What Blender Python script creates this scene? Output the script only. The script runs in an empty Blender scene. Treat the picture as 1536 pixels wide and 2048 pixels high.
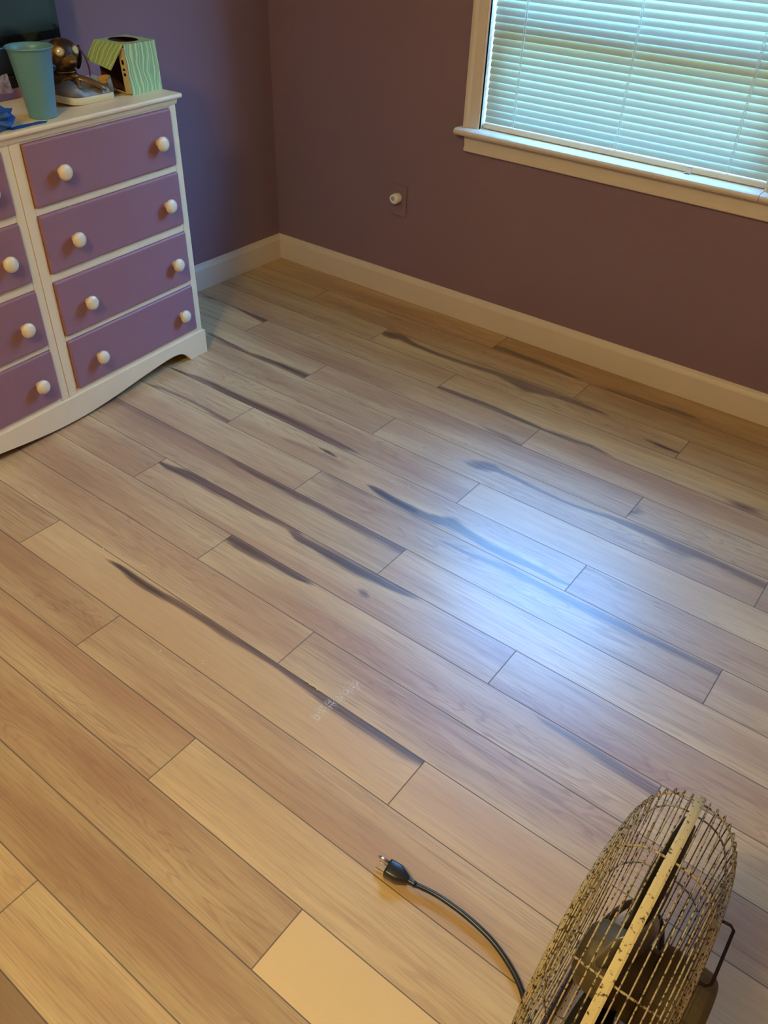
import bpy, bmesh, math, random
import numpy as np
from mathutils import Vector, Matrix

random.seed(7)
scene = bpy.context.scene
COL = scene.collection

# ------------------------------------------------------------------ camera
cam_data = bpy.data.cameras.new('camera')
cam_data.sensor_fit = 'VERTICAL'
cam_data.sensor_height = 36.0
cam_data.lens = 1620.77 * 36.0 / 2048.0
cam_data.clip_start = 0.02
camera = bpy.data.objects.new('camera', cam_data)
COL.objects.link(camera)
camera.matrix_world = Matrix((
    (0.7940165, -0.4001738, 0.4576010, 2.5169),
    (0.6070918, 0.4832918, -0.6307683, -2.5927),
    (0.0312621, 0.7786462, 0.6266839, 1.4201),
    (0, 0, 0, 1)))
scene.camera = camera

# ------------------------------------------------------------------ view, world, lights
vs = scene.view_settings
vs.view_transform = 'Standard'
vs.look = 'None'
vs.gamma = 1.0
vs.use_curve_mapping = False
vs.exposure = 0.5
scene.cycles.use_denoising = True
scene.cycles.max_bounces = 10
scene.cycles.diffuse_bounces = 5
scene.cycles.transmission_bounces = 8
scene.cycles.transparent_max_bounces = 16
scene.cycles.sample_clamp_indirect = 6.0
scene.cycles.caustics_reflective = False
scene.cycles.caustics_refractive = False

SKY_STRENGTH = 53.0
SKY_TOP = (0.13, 0.42, 1.0)
SKY_HORIZON = (0.18, 0.52, 1.0)
GROUND = (0.10, 0.15, 0.05)
world = bpy.data.worlds.new('world')
scene.world = world
world.use_nodes = True
wn = world.node_tree
wn.nodes.clear()
w_out = wn.nodes.new('ShaderNodeOutputWorld')
w_bg = wn.nodes.new('ShaderNodeBackground')
w_tc = wn.nodes.new('ShaderNodeTexCoord')
w_sep = wn.nodes.new('ShaderNodeSeparateXYZ')
w_ramp = wn.nodes.new('ShaderNodeValToRGB')
wn.links.new(w_tc.outputs['Generated'], w_sep.inputs[0])
wn.links.new(w_sep.outputs['Z'], w_ramp.inputs[0])
e = w_ramp.color_ramp.elements
e[0].position = 0.0
e[0].color = (*GROUND, 1)
e[1].position = 1.0
e[1].color = (*(c * 0.12 for c in SKY_TOP), 1)
for pos_, col_, k_ in ((0.06, SKY_HORIZON, 0.9), (0.45, SKY_HORIZON, 1.0), (0.68, SKY_TOP, 1.1), (0.84, SKY_TOP, 0.24)):
    m_ = w_ramp.color_ramp.elements.new(pos_)
    m_.color = (*(c * k_ for c in col_), 1)
wn.links.new(w_ramp.outputs[0], w_bg.inputs['Color'])
w_bg.inputs['Strength'].default_value = SKY_STRENGTH
wn.links.new(w_bg.outputs[0], w_out.inputs[0])


def area_light(name, loc, target, size, size_y, power, color, shape='RECTANGLE'):
    ld = bpy.data.lights.new(name, 'AREA')
    ld.shape = shape
    ld.size = size
    ld.size_y = size_y
    ld.energy = power
    ld.color = color
    o = bpy.data.objects.new(name, ld)
    COL.objects.link(o)
    o.location = loc
    o.rotation_euler = (Vector(target) - Vector(loc)).to_track_quat('-Z', 'Y').to_euler()
    return o


# daylight falls in through the window opening: a portal guides the sky sampling
WIN_X0, WIN_X1, WIN_Z0, WIN_Z1 = 0.972, 1.945, 0.705, 1.95
portal = area_light('window_portal', ((WIN_X0 + WIN_X1) / 2, 0.145, (WIN_Z0 + WIN_Z1) / 2),
                    ((WIN_X0 + WIN_X1) / 2, -1.0, (WIN_Z0 + WIN_Z1) / 2),
                    WIN_X1 - WIN_X0, WIN_Z1 - WIN_Z0, 1.0, (1, 1, 1))
portal.data.cycles.is_portal = True
# the room's warm lamp near the ceiling behind the camera, to its left
WARM_POWER = 52.0
lamp_data = bpy.data.lights.new('ceiling_lamp', 'POINT')
lamp_data.energy = WARM_POWER
lamp_data.color = (1.0, 0.80, 0.35)
lamp_data.shadow_soft_size = 0.14
lamp = bpy.data.objects.new('ceiling_lamp', lamp_data)
COL.objects.link(lamp)
lamp.location = (1.85, -3.05, 2.2)


# ------------------------------------------------------------------ materials
class NT:
    """small helper around a node tree"""
    def __init__(self, name):
        self.m = bpy.data.materials.new(name)
        self.m.use_nodes = True
        self.t = self.m.node_tree
        self.t.nodes.clear()
        self.out = self.t.nodes.new('ShaderNodeOutputMaterial')

    def n(self, kind, **kw):
        nd = self.t.nodes.new(kind)
        for k, v in kw.items():
            setattr(nd, k, v)
        return nd

    def link(self, a, b):
        self.t.links.new(a, b)

    def put(self, sock, v):
        if hasattr(v, 'is_linked') or isinstance(v, bpy.types.NodeSocket):
            self.link(v, sock)
        else:
            sock.default_value = v

    def math(self, op, a, b=None, c=None, clamp=False):
        nd = self.n('ShaderNodeMath', operation=op, use_clamp=clamp)
        for i, v in enumerate((a, b, c)):
            if v is not None:
                self.put(nd.inputs[i], v)
        return nd.outputs[0]

    def smooth(self, v, lo, hi, to0=0.0, to1=1.0):
        nd = self.n('ShaderNodeMapRange', interpolation_type='SMOOTHSTEP')
        self.put(nd.inputs['Value'], v)
        self.put(nd.inputs['From Min'], lo)
        self.put(nd.inputs['From Max'], hi)
        nd.inputs['To Min'].default_value = to0
        nd.inputs['To Max'].default_value = to1
        return nd.outputs[0]

    def mix(self, f, a, b):
        nd = self.n('ShaderNodeMix', data_type='RGBA')
        self.put(nd.inputs[0], f)
        for s, v in ((nd.inputs[6], a), (nd.inputs[7], b)):
            if isinstance(v, tuple):
                s.default_value = (*v[:3], 1)
            else:
                self.link(v, s)
        return nd.outputs[2]

    def noise(self, vec, scale=5.0, detail=3.0, rough=0.5, dist=0.0):
        nd = self.n('ShaderNodeTexNoise')
        nd.inputs['Scale'].default_value = scale
        nd.inputs['Detail'].default_value = detail
        nd.inputs['Roughness'].default_value = rough
        nd.inputs['Distortion'].default_value = dist
        if vec is not None:
            self.link(vec, nd.inputs['Vector'])
        return nd.outputs[0]

    def obj_vec(self, sx=1, sy=1, sz=1):
        tc = self.n('ShaderNodeTexCoord')
        mp = self.n('ShaderNodeMapping')
        mp.inputs['Scale'].default_value = (sx, sy, sz)
        self.link(tc.outputs['Object'], mp.inputs['Vector'])
        return mp.outputs[0]

    def attr(self, name):
        nd = self.n('ShaderNodeAttribute')
        nd.attribute_name = name
        return nd.outputs['Fac']

    def principled(self, color, rough=0.5, metal=0.0, spec=0.5, bump=None, bump_d=0.001, bump_s=0.3, **kw):
        p = self.n('ShaderNodeBsdfPrincipled')
        if isinstance(color, tuple):
            p.inputs['Base Color'].default_value = (*color[:3], 1)
        else:
            self.link(color, p.inputs['Base Color'])
        self.put(p.inputs['Roughness'], rough)
        self.put(p.inputs['Metallic'], metal)
        p.inputs['Specular IOR Level'].default_value = spec
        for k, v in kw.items():
            self.put(p.inputs[k.replace('_', ' ')], v)
        if bump is not None:
            b = self.n('ShaderNodeBump')
            b.inputs['Strength'].default_value = bump_s
            b.inputs['Distance'].default_value = bump_d
            self.link(bump, b.inputs['Height'])
            self.link(b.outputs[0], p.inputs['Normal'])
        self.link(p.outputs[0], self.out.inputs[0])
        return p


def srgb(r, g, b):
    def f(c):
        c /= 255.0
        return c / 12.92 if c <= 0.04045 else ((c + 0.055) / 1.055) ** 2.4
    return (f(r), f(g), f(b))


def plain(name, color, rough=0.5, metal=0.0, spec=0.5, mottle=0.06, scale=30.0, bump_s=0.0, **kw):
    t = NT(name)
    v = t.obj_vec()
    nz = t.noise(v, scale, 4.0)
    c = t.mix(nz, tuple(x * (1 - mottle) for x in color), tuple(min(1, x * (1 + mottle)) for x in color))
    t.principled(c, rough, metal, spec, bump=(t.noise(v, scale * 6, 3.0) if bump_s else None), bump_s=bump_s, **kw)
    return t.m


M = {}
# purple roller-painted wall
t = NT('purple_wall_paint')
v = t.obj_vec()
c = t.mix(t.noise(v, 3.0, 4.0), srgb(133, 108, 123), srgb(141, 114, 130))
t.principled(c, 0.55, 0, 0.35, bump=t.noise(v, 420, 4.0), bump_d=0.0006, bump_s=0.35)
M['wall'] = t.m
M['ceiling'] = plain('white_ceiling_paint', srgb(232, 228, 220), 0.9)
M['trim'] = plain('cream_trim_paint', srgb(222, 209, 196), 0.42, mottle=0.04, scale=9)
M['dresser_white'] = plain('cream_dresser_paint', srgb(240, 219, 182), 0.38, mottle=0.05, scale=14, bump_s=0.05)
M['dresser_purple'] = plain('purple_drawer_paint', srgb(152, 110, 122), 0.45, mottle=0.06, scale=12, bump_s=0.12)
M['knob'] = plain('cream_knob_paint', srgb(240, 222, 190), 0.3, mottle=0.06, scale=60)
M['glass'] = None
t = NT('window_glass')
tr = t.n('ShaderNodeBsdfTransparent')
tr.inputs[0].default_value = (0.96, 0.98, 0.98, 1)
gl = t.n('ShaderNodeBsdfGlossy')
gl.inputs['Roughness'].default_value = 0.02
mx = t.n('ShaderNodeMixShader')
mx.inputs[0].default_value = 0.06
t.link(tr.outputs[0], mx.inputs[1])
t.link(gl.outputs[0], mx.inputs[2])
t.link(mx.outputs[0], t.out.inputs[0])
M['glass'] = t.m
# vinyl slats: let some daylight through
t = NT('white_vinyl_slat')
df = t.n('ShaderNodeBsdfDiffuse')
df.inputs[0].default_value = (*srgb(172, 174, 154), 1)
tl = t.n('ShaderNodeBsdfTranslucent')
tl.inputs[0].default_value = (*srgb(214, 222, 206), 1)
gs = t.n('ShaderNodeBsdfGlossy')
gs.inputs['Roughness'].default_value = 0.3
mx = t.n('ShaderNodeMixShader')
SLAT_TRANSLUCENCY = 0.036
mx.inputs[0].default_value = SLAT_TRANSLUCENCY
mx2 = t.n('ShaderNodeMixShader')
mx2.inputs[0].default_value = 0.05
t.link(df.outputs[0], mx.inputs[1])
t.link(tl.outputs[0], mx.inputs[2])
t.link(mx.outputs[0], mx2.inputs[1])
t.link(gs.outputs[0], mx2.inputs[2])
t.link(mx2.outputs[0], t.out.inputs[0])
M['slat'] = t.m
M['vinyl'] = plain('white_vinyl', srgb(235, 228, 208), 0.4, mottle=0.03)
M['cord'] = plain('white_cord', srgb(225, 225, 215), 0.7)

# laminate planks
t = NT('laminate_maple_planks')
uvn = t.n('ShaderNodeUVMap')
uvn.uv_map = 'plank'
sep = t.n('ShaderNodeSeparateXYZ')
t.link(uvn.outputs[0], sep.inputs[0])
u_, v_ = sep.outputs[0], sep.outputs[1]
rnd = t.attr('rnd')
tint = t.attr('tint')
streak = t.attr('streak')
white = t.attr('white')
endd = t.attr('enddist')


def vec(su, sv, off):
    cmb = t.n('ShaderNodeCombineXYZ')
    t.link(t.math('MULTIPLY_ADD', u_, su, t.math('MULTIPLY', rnd, 37.0 + off)), cmb.inputs[0])
    t.link(t.math('MULTIPLY_ADD', v_, sv, t.math('MULTIPLY', rnd, 13.0)), cmb.inputs[1])
    t.link(t.math('MULTIPLY_ADD', rnd, 91.0, off), cmb.inputs[2])
    return cmb.outputs[0]


fine = t.noise(vec(9.0, 330.0, 1.0), 1.0, 5.0, 0.62)
mid = t.noise(vec(3.0, 70.0, 2.0), 1.0, 4.0, 0.6)
broad = t.noise(vec(1.3, 11.0, 3.0), 1.0, 3.0, 0.5)
cath = t.noise(vec(1.9, 15.0, 4.0), 1.0, 2.5, 0.5, 0.35)
rings = t.math('SINE', t.math('MULTIPLY', cath, 95.0))
rings = t.smooth(rings, 0.45, 1.0)
where = t.smooth(t.noise(vec(0.9, 9.0, 5.0), 1.0, 1.0), 0.50, 0.62)
rings = t.math('MULTIPLY', rings, where)
base = t.mix(t.smooth(broad, 0.30, 0.72), srgb(224, 195, 142), srgb(190, 150, 108))
base = t.mix(t.smooth(mid, 0.42, 0.75, 0.0, 0.55), base, srgb(172, 132, 94))
base = t.mix(t.smooth(fine, 0.42, 0.74, 0.0, 0.55), base, srgb(144, 104, 72))
base = t.mix(t.math('MULTIPLY', rings, 0.30), base, srgb(140, 98, 70))
light_f = t.math('MULTIPLY', t.math('MAXIMUM', tint, 0.0), 0.75)
base = t.mix(light_f, base, srgb(240, 206, 146))
dark_f = t.math('MULTIPLY', t.math('MAXIMUM', t.math('MULTIPLY', tint, -1.0), 0.0), 0.75)
base = t.mix(dark_f, base, srgb(120, 82, 52))
stn = t.math('ADD', t.math('MULTIPLY_ADD', mid, 0.55, -0.275), t.math('MULTIPLY_ADD', fine, 0.45, -0.225))
st = t.math('MULTIPLY', t.smooth(t.math('ADD', streak, t.math('MULTIPLY', stn, t.smooth(streak, 0.0, 0.15))), 0.04, 0.68),
            t.smooth(streak, 0.01, 0.2))
scol = t.mix(t.smooth(t.math('MULTIPLY_ADD', mid, 0.5, t.math('MULTIPLY', fine, 0.5)), 0.38, 0.62), srgb(72, 50, 40), srgb(132, 96, 72))
scol = t.mix(t.smooth(streak, 0.95, 1.15), scol, srgb(38, 26, 24))
sgrain = t.noise(vec(1.6, 190.0, 7.0), 1.0, 3.0, 0.55)
st = t.math('MULTIPLY', st, t.smooth(t.math('MULTIPLY_ADD', streak, 0.35, sgrain), 0.40, 0.80, 0.32, 1.0))
base = t.mix(t.math('MULTIPLY', st, 0.93), base, scol)
base = t.mix(t.math('MULTIPLY', white, t.smooth(t.noise(t.obj_vec(1, 1, 1), 260.0, 3.0), 0.50, 0.60)), base, srgb(235, 228, 214))
# seams between the planks
vd = t.math('MINIMUM', v_, t.math('SUBTRACT', 0.125, v_))
seam = t.math('MAXIMUM', t.smooth(vd, 0.0006, 0.0016, 1.0, 0.0), t.smooth(endd, 0.0006, 0.0018, 1.0, 0.0))
base = t.mix(t.math('MULTIPLY', seam, 0.85), base, srgb(62, 42, 30))
hgt = t.math('SUBTRACT', t.math('MULTIPLY', fine, 0.25), seam)
rough = t.math('ADD', t.smooth(fine, 0.3, 0.8, 0.42, 0.52), t.math('MULTIPLY', seam, 0.3))
t.principled(base, rough, 0, 1.0, bump=hgt, bump_d=0.0006, bump_s=0.35, IOR=1.6, Coat_Weight=0.30, Coat_Roughness=0.24, Coat_IOR=1.5)
M['floor'] = t.m

M['cup'] = plain('turquoise_plastic', srgb(98, 150, 168), 0.4, mottle=0.03)
M['bronze'] = None
t = NT('worn_bronze_paint')
v = t.obj_vec()
geo = t.n('ShaderNodeNewGeometry')
f = t.smooth(t.noise(v, 26, 4.0), 0.50, 0.66)
c = t.mix(f, srgb(50, 33, 26), srgb(142, 104, 48))
t.principled(c, t.smooth(f, 0, 1, 0.42, 0.40), t.smooth(f, 0, 1, 0.05, 0.5), 0.5)
M['bronze'] = t.m
M['gold'] = plain('gold_metal', srgb(150, 116, 60), 0.35, 0.8, mottle=0.15)
M['rhinestone'] = plain('rhinestone', srgb(205, 196, 165), 0.2, 0.0, 0.7, mottle=0.35, scale=200)
M['purple_ribbon'] = plain('dark_purple_ribbon', srgb(96, 44, 74), 0.5)
M['black'] = plain('black_plastic', (0.012, 0.012, 0.013), 0.35)
M['gloss_black'] = plain('gloss_black_plastic', (0.006, 0.007, 0.008), 0.12)
M['screen'] = plain('dark_screen_glass', (0.008, 0.012, 0.012), 0.22, spec=0.6, mottle=0.02)
M['silver_cloth'] = plain('silver_cloth', srgb(128, 118, 108), 0.5, 0.3, mottle=0.2, scale=60, bump_s=0.15)
M['sole'] = plain('cream_rubber', srgb(226, 206, 160), 0.6, mottle=0.08)
M['brown_satin'] = plain('bronze_satin', srgb(128, 96, 66), 0.32, 0.5, mottle=0.2)
M['lining'] = plain('tan_lining', srgb(190, 148, 84), 0.7)
M['mauve_lining'] = plain('mauve_insole', srgb(120, 74, 84), 0.8)
M['riser'] = plain('mauve_paint', srgb(158, 110, 128), 0.45, mottle=0.12, scale=20)
M['tape'] = plain('blue_masking_tape', srgb(24, 82, 170), 0.55, mottle=0.12, scale=90)
M['paper'] = plain('cream_paper', srgb(240, 226, 186), 0.7)
M['packet'] = None
t = NT('clear_patterned_packet')
v = t.obj_vec(1, 1, 1)
wv = t.n('ShaderNodeTexWave')
wv.inputs['Scale'].default_value = 60
wv.inputs['Distortion'].default_value = 6
t.link(v, wv.inputs['Vector'])
c = t.mix(wv.outputs['Fac'], srgb(176, 152, 150), srgb(120, 98, 96))
t.principled(c, 0.3, 0, 0.6)
M['packet'] = t.m
# tissue carton: wavy pale lines on green
t = NT('green_wavy_carton')
uvn = t.n('ShaderNodeUVMap')
uvn.uv_map = 'face'
sp = t.n('ShaderNodeSeparateXYZ')
t.link(uvn.outputs[0], sp.inputs[0])
wob = t.noise(uvn.outputs[0], 14.0, 1.5)
x_ = t.math('ADD', sp.outputs[0], t.math('MULTIPLY_ADD', wob, 0.045, -0.0225))
s1 = t.math('SINE', t.math('MULTIPLY', x_, 2 * math.pi / 0.0185))
s2 = t.math('SINE', t.math('MULTIPLY', x_, 2 * math.pi / 0.0118))
lines = t.math('MAXIMUM', t.smooth(s1, 0.55, 0.95), t.smooth(s2, 0.72, 1.0, 0.0, 0.7))
c = t.mix(lines, srgb(148, 184, 136), srgb(206, 222, 164))
t.principled(c, 0.5, 0, 0.4)
M['carton'] = t.m
M['carton_in'] = plain('bare_carton', srgb(206, 186, 140), 0.8, mottle=0.1)
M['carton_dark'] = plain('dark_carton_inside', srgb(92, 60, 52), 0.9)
# fan: flaking cream paint over rust
t = NT('flaking_cream_paint_on_rust')
v = t.obj_vec()
f = t.smooth(t.noise(v, 210, 4.0, 0.6), 0.50, 0.60)
c = t.mix(f, srgb(186, 170, 138), srgb(62, 46, 36))
t.principled(c, 0.6, 0.15, 0.4, bump=f, bump_s=0.3)
M['wire'] = t.m
t = NT('chipped_cream_band')
v = t.obj_vec()
f = t.smooth(t.noise(v, 150, 5.0, 0.65), 0.56, 0.63)
c = t.mix(f, srgb(208, 192, 146), srgb(70, 52, 34))
t.principled(c, 0.55, 0.0, 0.4, bump=f, bump_s=0.3)
M['band'] = t.m
M['dark_blade'] = plain('dirty_dark_blade', srgb(38, 36, 33), 0.45, 0.4, mottle=0.3, scale=40)
M['pale_blade'] = plain('pale_metal_blade', srgb(158, 160, 158), 0.35, 0.6, mottle=0.2, scale=25)
M['motor'] = plain('dull_olive_motor_paint', srgb(104, 92, 68), 0.55, 0.2, mottle=0.25, scale=25)
M['dark_wire'] = plain('dark_steel_wire', srgb(52, 36, 28), 0.45, 0.5, mottle=0.2)
M['cable'] = plain('black_cable_rubber', (0.02, 0.022, 0.024), 0.32, spec=0.6)
M['prong'] = plain('nickel_prong', srgb(200, 190, 176), 0.22, 0.95)
M['plug_white'] = plain('white_plastic', srgb(250, 250, 250), 0.25, mottle=0.02)
M['plug_grey'] = plain('grey_lens', srgb(150, 165, 168), 0.2)
M['crumb'] = plain('pale_plaster', srgb(236, 226, 206), 0.8)
STREAKS = [
 (11,[(1.612,-1.446,0.004,1.5),(1.637,-1.451,0.012,1.5),(1.662,-1.456,0.004,1.5)]),
 (4,[(0.032,-0.512,0.0056,0.85),(0.125,-0.494,0.0080,0.85),(0.219,-0.494,0.0104,0.85),(0.333,-0.504,0.0152,0.85),(0.401,-0.510,0.0180,0.85)]),
 (5,[(0.279,-0.724,0.0092,0.80),(0.408,-0.738,0.0088,0.80),(0.537,-0.746,0.0108,0.80),(0.647,-0.736,0.0132,0.80),(0.730,-0.733,0.0148,0.80),(0.821,-0.734,0.0192,0.80)]),
 (2,[(0.784,-0.285,0.0056,1.00),(0.820,-0.288,0.0188,1.00),(0.859,-0.282,0.0244,1.00),(0.888,-0.273,0.0160,1.00),(0.960,-0.291,0.0104,1.00),(1.079,-0.298,0.0104,0.75),(1.172,-0.289,0.0104,0.75),(1.254,-0.282,0.0128,0.75),(1.325,-0.279,0.0148,0.75),(1.390,-0.284,0.0224,0.75),(1.451,-0.292,0.0320,0.75),(1.499,-0.282,0.0220,0.75),(1.564,-0.275,0.0144,0.75),(1.626,-0.274,0.0144,0.75),(1.695,-0.275,0.0092,0.75),(1.769,-0.278,0.0044,0.75)]),
 (0,[(1.187,-0.106,0.0168,0.80),(1.241,-0.102,0.0164,0.80),(1.328,-0.104,0.0136,0.80),(1.456,-0.109,0.0104,0.80),(1.580,-0.117,0.0080,0.80)]),
 (0,[(1.607,-0.136,0.0208,0.70),(1.666,-0.135,0.0232,0.70),(1.760,-0.121,0.0228,0.70),(1.842,-0.116,0.0200,0.70),(1.908,-0.103,0.0148,0.70),(2.019,-0.103,0.0072,0.70)]),
 (2,[(1.890,-0.336,0.0032,1.30),(1.934,-0.336,0.0064,1.30),(1.968,-0.337,0.0064,1.30),(1.997,-0.338,0.0032,1.30)]),
 (3,[(1.167,-0.489,0.0048,0.75),(1.211,-0.492,0.0092,0.75),(1.313,-0.489,0.0112,0.75),(1.424,-0.484,0.0112,0.75),(1.530,-0.492,0.0108,0.75),(1.618,-0.500,0.0104,0.75),(1.694,-0.489,0.0084,0.75),(1.778,-0.485,0.0084,0.75),(1.876,-0.493,0.0040,0.75)]),
 (3,[(2.197,-0.485,0.0056,0.65),(2.241,-0.485,0.0132,0.65),(2.284,-0.485,0.0152,0.65),(2.335,-0.485,0.0148,0.65)]),
 (6,[(1.507,-0.802,0.0052,0.70),(1.536,-0.805,0.0196,0.70),(1.566,-0.797,0.0252,0.70),(1.604,-0.786,0.0212,0.70),(1.629,-0.784,0.0088,0.70),(1.773,-0.794,0.0072,0.55),(1.884,-0.793,0.0068,0.55),(1.988,-0.777,0.0100,0.55),(2.050,-0.772,0.0148,0.55),(2.122,-0.771,0.0196,0.55),(2.169,-0.778,0.0288,0.55),(2.206,-0.782,0.0316,0.55),(2.237,-0.774,0.0208,0.55),(2.285,-0.773,0.0156,0.55),(2.345,-0.776,0.0152,0.55),(2.400,-0.780,0.0136,0.55)]),
 (5,[(2.015,-0.723,0.0152,0.75),(2.026,-0.706,0.0172,0.75),(2.045,-0.701,0.0120,0.75),(2.068,-0.700,0.0036,0.75)]),
 (7,[(0.417,-1.001,0.0056,0.75),(0.519,-0.988,0.0096,0.75),(0.623,-0.985,0.0132,0.75),(0.726,-0.988,0.0144,0.75),(0.824,-0.989,0.0164,0.75),(0.916,-0.984,0.0160,0.75),(1.014,-0.983,0.0160,0.75),(1.115,-0.991,0.0152,0.75),(1.180,-0.988,0.0104,0.75),(1.264,-0.984,0.0036,0.75)]),
 (8,[(1.118,-1.040,0.0024,1.30),(1.166,-1.039,0.0048,1.30),(1.195,-1.042,0.0048,1.30),(1.222,-1.044,0.0024,1.30)]),
 (8,[(1.353,-1.093,0.0024,1.20),(1.387,-1.096,0.0076,1.20),(1.426,-1.101,0.0108,1.20),(1.492,-1.104,0.0116,1.20),(1.536,-1.105,0.0120,1.20),(1.579,-1.105,0.0144,0.80),(1.617,-1.099,0.0204,0.80),(1.649,-1.084,0.0232,0.80),(1.685,-1.089,0.0172,0.80),(1.729,-1.094,0.0140,0.80),(1.793,-1.100,0.0136,0.80),(1.850,-1.100,0.0136,0.80),(1.897,-1.099,0.0108,0.80),(1.999,-1.098,0.0056,0.80)]),
 (9,[(1.639,-1.166,0.0040,0.60),(1.701,-1.162,0.0052,0.60),(1.752,-1.160,0.0068,0.60),(1.849,-1.150,0.0104,0.60),(1.949,-1.144,0.0104,0.60),(2.051,-1.148,0.0128,0.60),(2.105,-1.148,0.0136,0.60),(2.166,-1.144,0.0136,0.60),(2.221,-1.144,0.0124,0.60),(2.276,-1.141,0.0108,0.60),(2.361,-1.139,0.0096,0.60),(2.413,-1.141,0.0116,0.60)]),
 (10,[(0.410,-1.270,0.0128,0.45),(0.515,-1.256,0.0176,0.45),(0.640,-1.253,0.0168,0.45),(0.791,-1.250,0.0136,0.45),(0.939,-1.250,0.0104,0.45),(1.020,-1.261,0.0088,0.95),(1.120,-1.259,0.0116,0.95),(1.193,-1.258,0.0112,0.95),(1.253,-1.260,0.0152,0.95),(1.313,-1.254,0.0152,0.85),(1.373,-1.255,0.0148,0.85),(1.463,-1.256,0.0160,0.85),(1.549,-1.256,0.0156,0.85),(1.608,-1.255,0.0156,0.85)]),
 (11,[(0.824,-1.401,0.0040,0.95),(0.864,-1.401,0.0108,0.95),(0.902,-1.396,0.0124,0.95),(0.959,-1.390,0.0148,0.95),(1.039,-1.386,0.0172,0.95),(1.110,-1.382,0.0168,0.95),(1.207,-1.381,0.0164,0.95),(1.265,-1.376,0.0140,0.95),(1.324,-1.374,0.0136,0.80),(1.375,-1.397,0.0132,0.80),(1.433,-1.396,0.0132,0.80),(1.474,-1.396,0.0168,0.80),(1.530,-1.395,0.0200,0.80),(1.578,-1.393,0.0200,0.80),(1.650,-1.388,0.0152,0.80),(1.725,-1.383,0.0104,0.80),(1.772,-1.378,0.0044,0.80)]),
 (12,[(1.238,-1.513,0.0116,0.95),(1.270,-1.515,0.0148,0.95),(1.327,-1.514,0.0136,0.95),(1.392,-1.511,0.0124,0.95),(1.437,-1.513,0.0108,0.95),(1.479,-1.512,0.0100,0.95),(1.531,-1.508,0.0036,0.95)]),
 (14,[(1.032,-1.772,0.0020,1.10),(1.090,-1.770,0.0056,1.10),(1.141,-1.772,0.0084,1.10),(1.204,-1.772,0.0092,1.10),(1.251,-1.769,0.0084,1.10),(1.300,-1.765,0.0100,0.80),(1.385,-1.762,0.0096,0.80),(1.451,-1.760,0.0096,0.80),(1.495,-1.759,0.0088,0.80),(1.563,-1.755,0.0088,0.80),(1.647,-1.753,0.0100,0.80),(1.725,-1.757,0.0108,0.80),(1.799,-1.760,0.0128,0.80),(1.868,-1.760,0.0152,0.80),(1.932,-1.756,0.0172,0.80),(1.993,-1.752,0.0172,0.80),(2.031,-1.752,0.0108,0.80)]),
 (12,[(2.124,-1.501,0.0020,0.65),(2.173,-1.509,0.0056,0.65),(2.214,-1.512,0.0084,0.65),(2.258,-1.512,0.0104,0.65),(2.318,-1.516,0.0132,0.65),(2.377,-1.517,0.0156,0.65),(2.425,-1.519,0.0152,0.65)]),
 (12,[(1.264,-1.608,0.0016,1.30),(1.278,-1.607,0.0044,1.30),(1.291,-1.606,0.0016,1.30)]),
 (8,[(0.406,-1.135,0.0056,0.60),(0.483,-1.113,0.0068,0.60),(0.565,-1.108,0.0068,0.60),(0.648,-1.106,0.0068,0.60),(0.722,-1.108,0.0084,0.60),(0.820,-1.116,0.0096,0.60)]),
 (9,[(1.224,-1.133,0.0044,0.40),(1.309,-1.127,0.0212,0.40),(1.372,-1.136,0.0148,0.40),(1.445,-1.136,0.0044,0.40)]),
 (8,[(0.975,-1.080,0.0036,0.35),(1.078,-1.067,0.0132,0.35),(1.198,-1.064,0.0128,0.35),(1.322,-1.074,0.0048,0.35)]),
 (9,[(0.535,-1.210,0.0016,1.00),(0.555,-1.213,0.0048,1.00),(0.572,-1.215,0.0016,1.00)]),
 (7,[(0.657,-0.893,0.0020,1.00),(0.676,-0.895,0.0056,1.00),(0.700,-0.897,0.0020,1.00)]),
 (3,[(0.595,-0.461,0.0052,0.90),(0.612,-0.463,0.0104,0.90),(0.640,-0.466,0.0028,0.90)]),
 (4,[(1.426,-0.604,0.0040,0.45),(1.527,-0.615,0.0100,0.45),(1.606,-0.623,0.0080,0.45)]),
 (16,[(0.937,-2.003,0.0032,0.50),(0.959,-2.003,0.0032,0.50),(0.982,-2.004,0.0012,0.50)]),
 (5,[(2.331,-0.631,0.0032,0.50),(2.352,-0.632,0.0068,0.50),(2.381,-0.635,0.0064,0.50)]),
 (10,[(2.219,-1.305,0.0036,0.35),(2.255,-1.303,0.0088,0.35),(2.314,-1.301,0.0064,0.35),(2.349,-1.300,0.0020,0.35)]),
 (9,[(1.597,-1.196,0.0012,0.90),(1.615,-1.202,0.0024,0.90),(1.630,-1.205,0.0012,0.90)])]

# ------------------------------------------------------------------ mesh helpers
def finish(bm, name, mat, parent=None, smooth=False, bevel=0.0, segs=2, subsurf=0, autosmooth=True):
    bmesh.ops.recalc_face_normals(bm, faces=bm.faces[:])
    me = bpy.data.meshes.new(name)
    bm.to_mesh(me)
    bm.free()
    mats = mat if isinstance(mat, (list, tuple)) else [mat]
    for mm in mats:
        me.materials.append(mm)
    if smooth:
        for p in me.polygons:
            p.use_smooth = True
    o = bpy.data.objects.new(name, me)
    COL.objects.link(o)
    if parent is not None:
        o.parent = parent
    if bevel > 0:
        md = o.modifiers.new('bevel', 'BEVEL')
        md.width = bevel
        md.segments = segs
        md.limit_method = 'ANGLE'
        md.angle_limit = math.radians(40)
        md.harden_normals = False
    if subsurf:
        md = o.modifiers.new('subsurf', 'SUBSURF')
        md.levels = subsurf
        md.render_levels = subsurf
    return o


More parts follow.
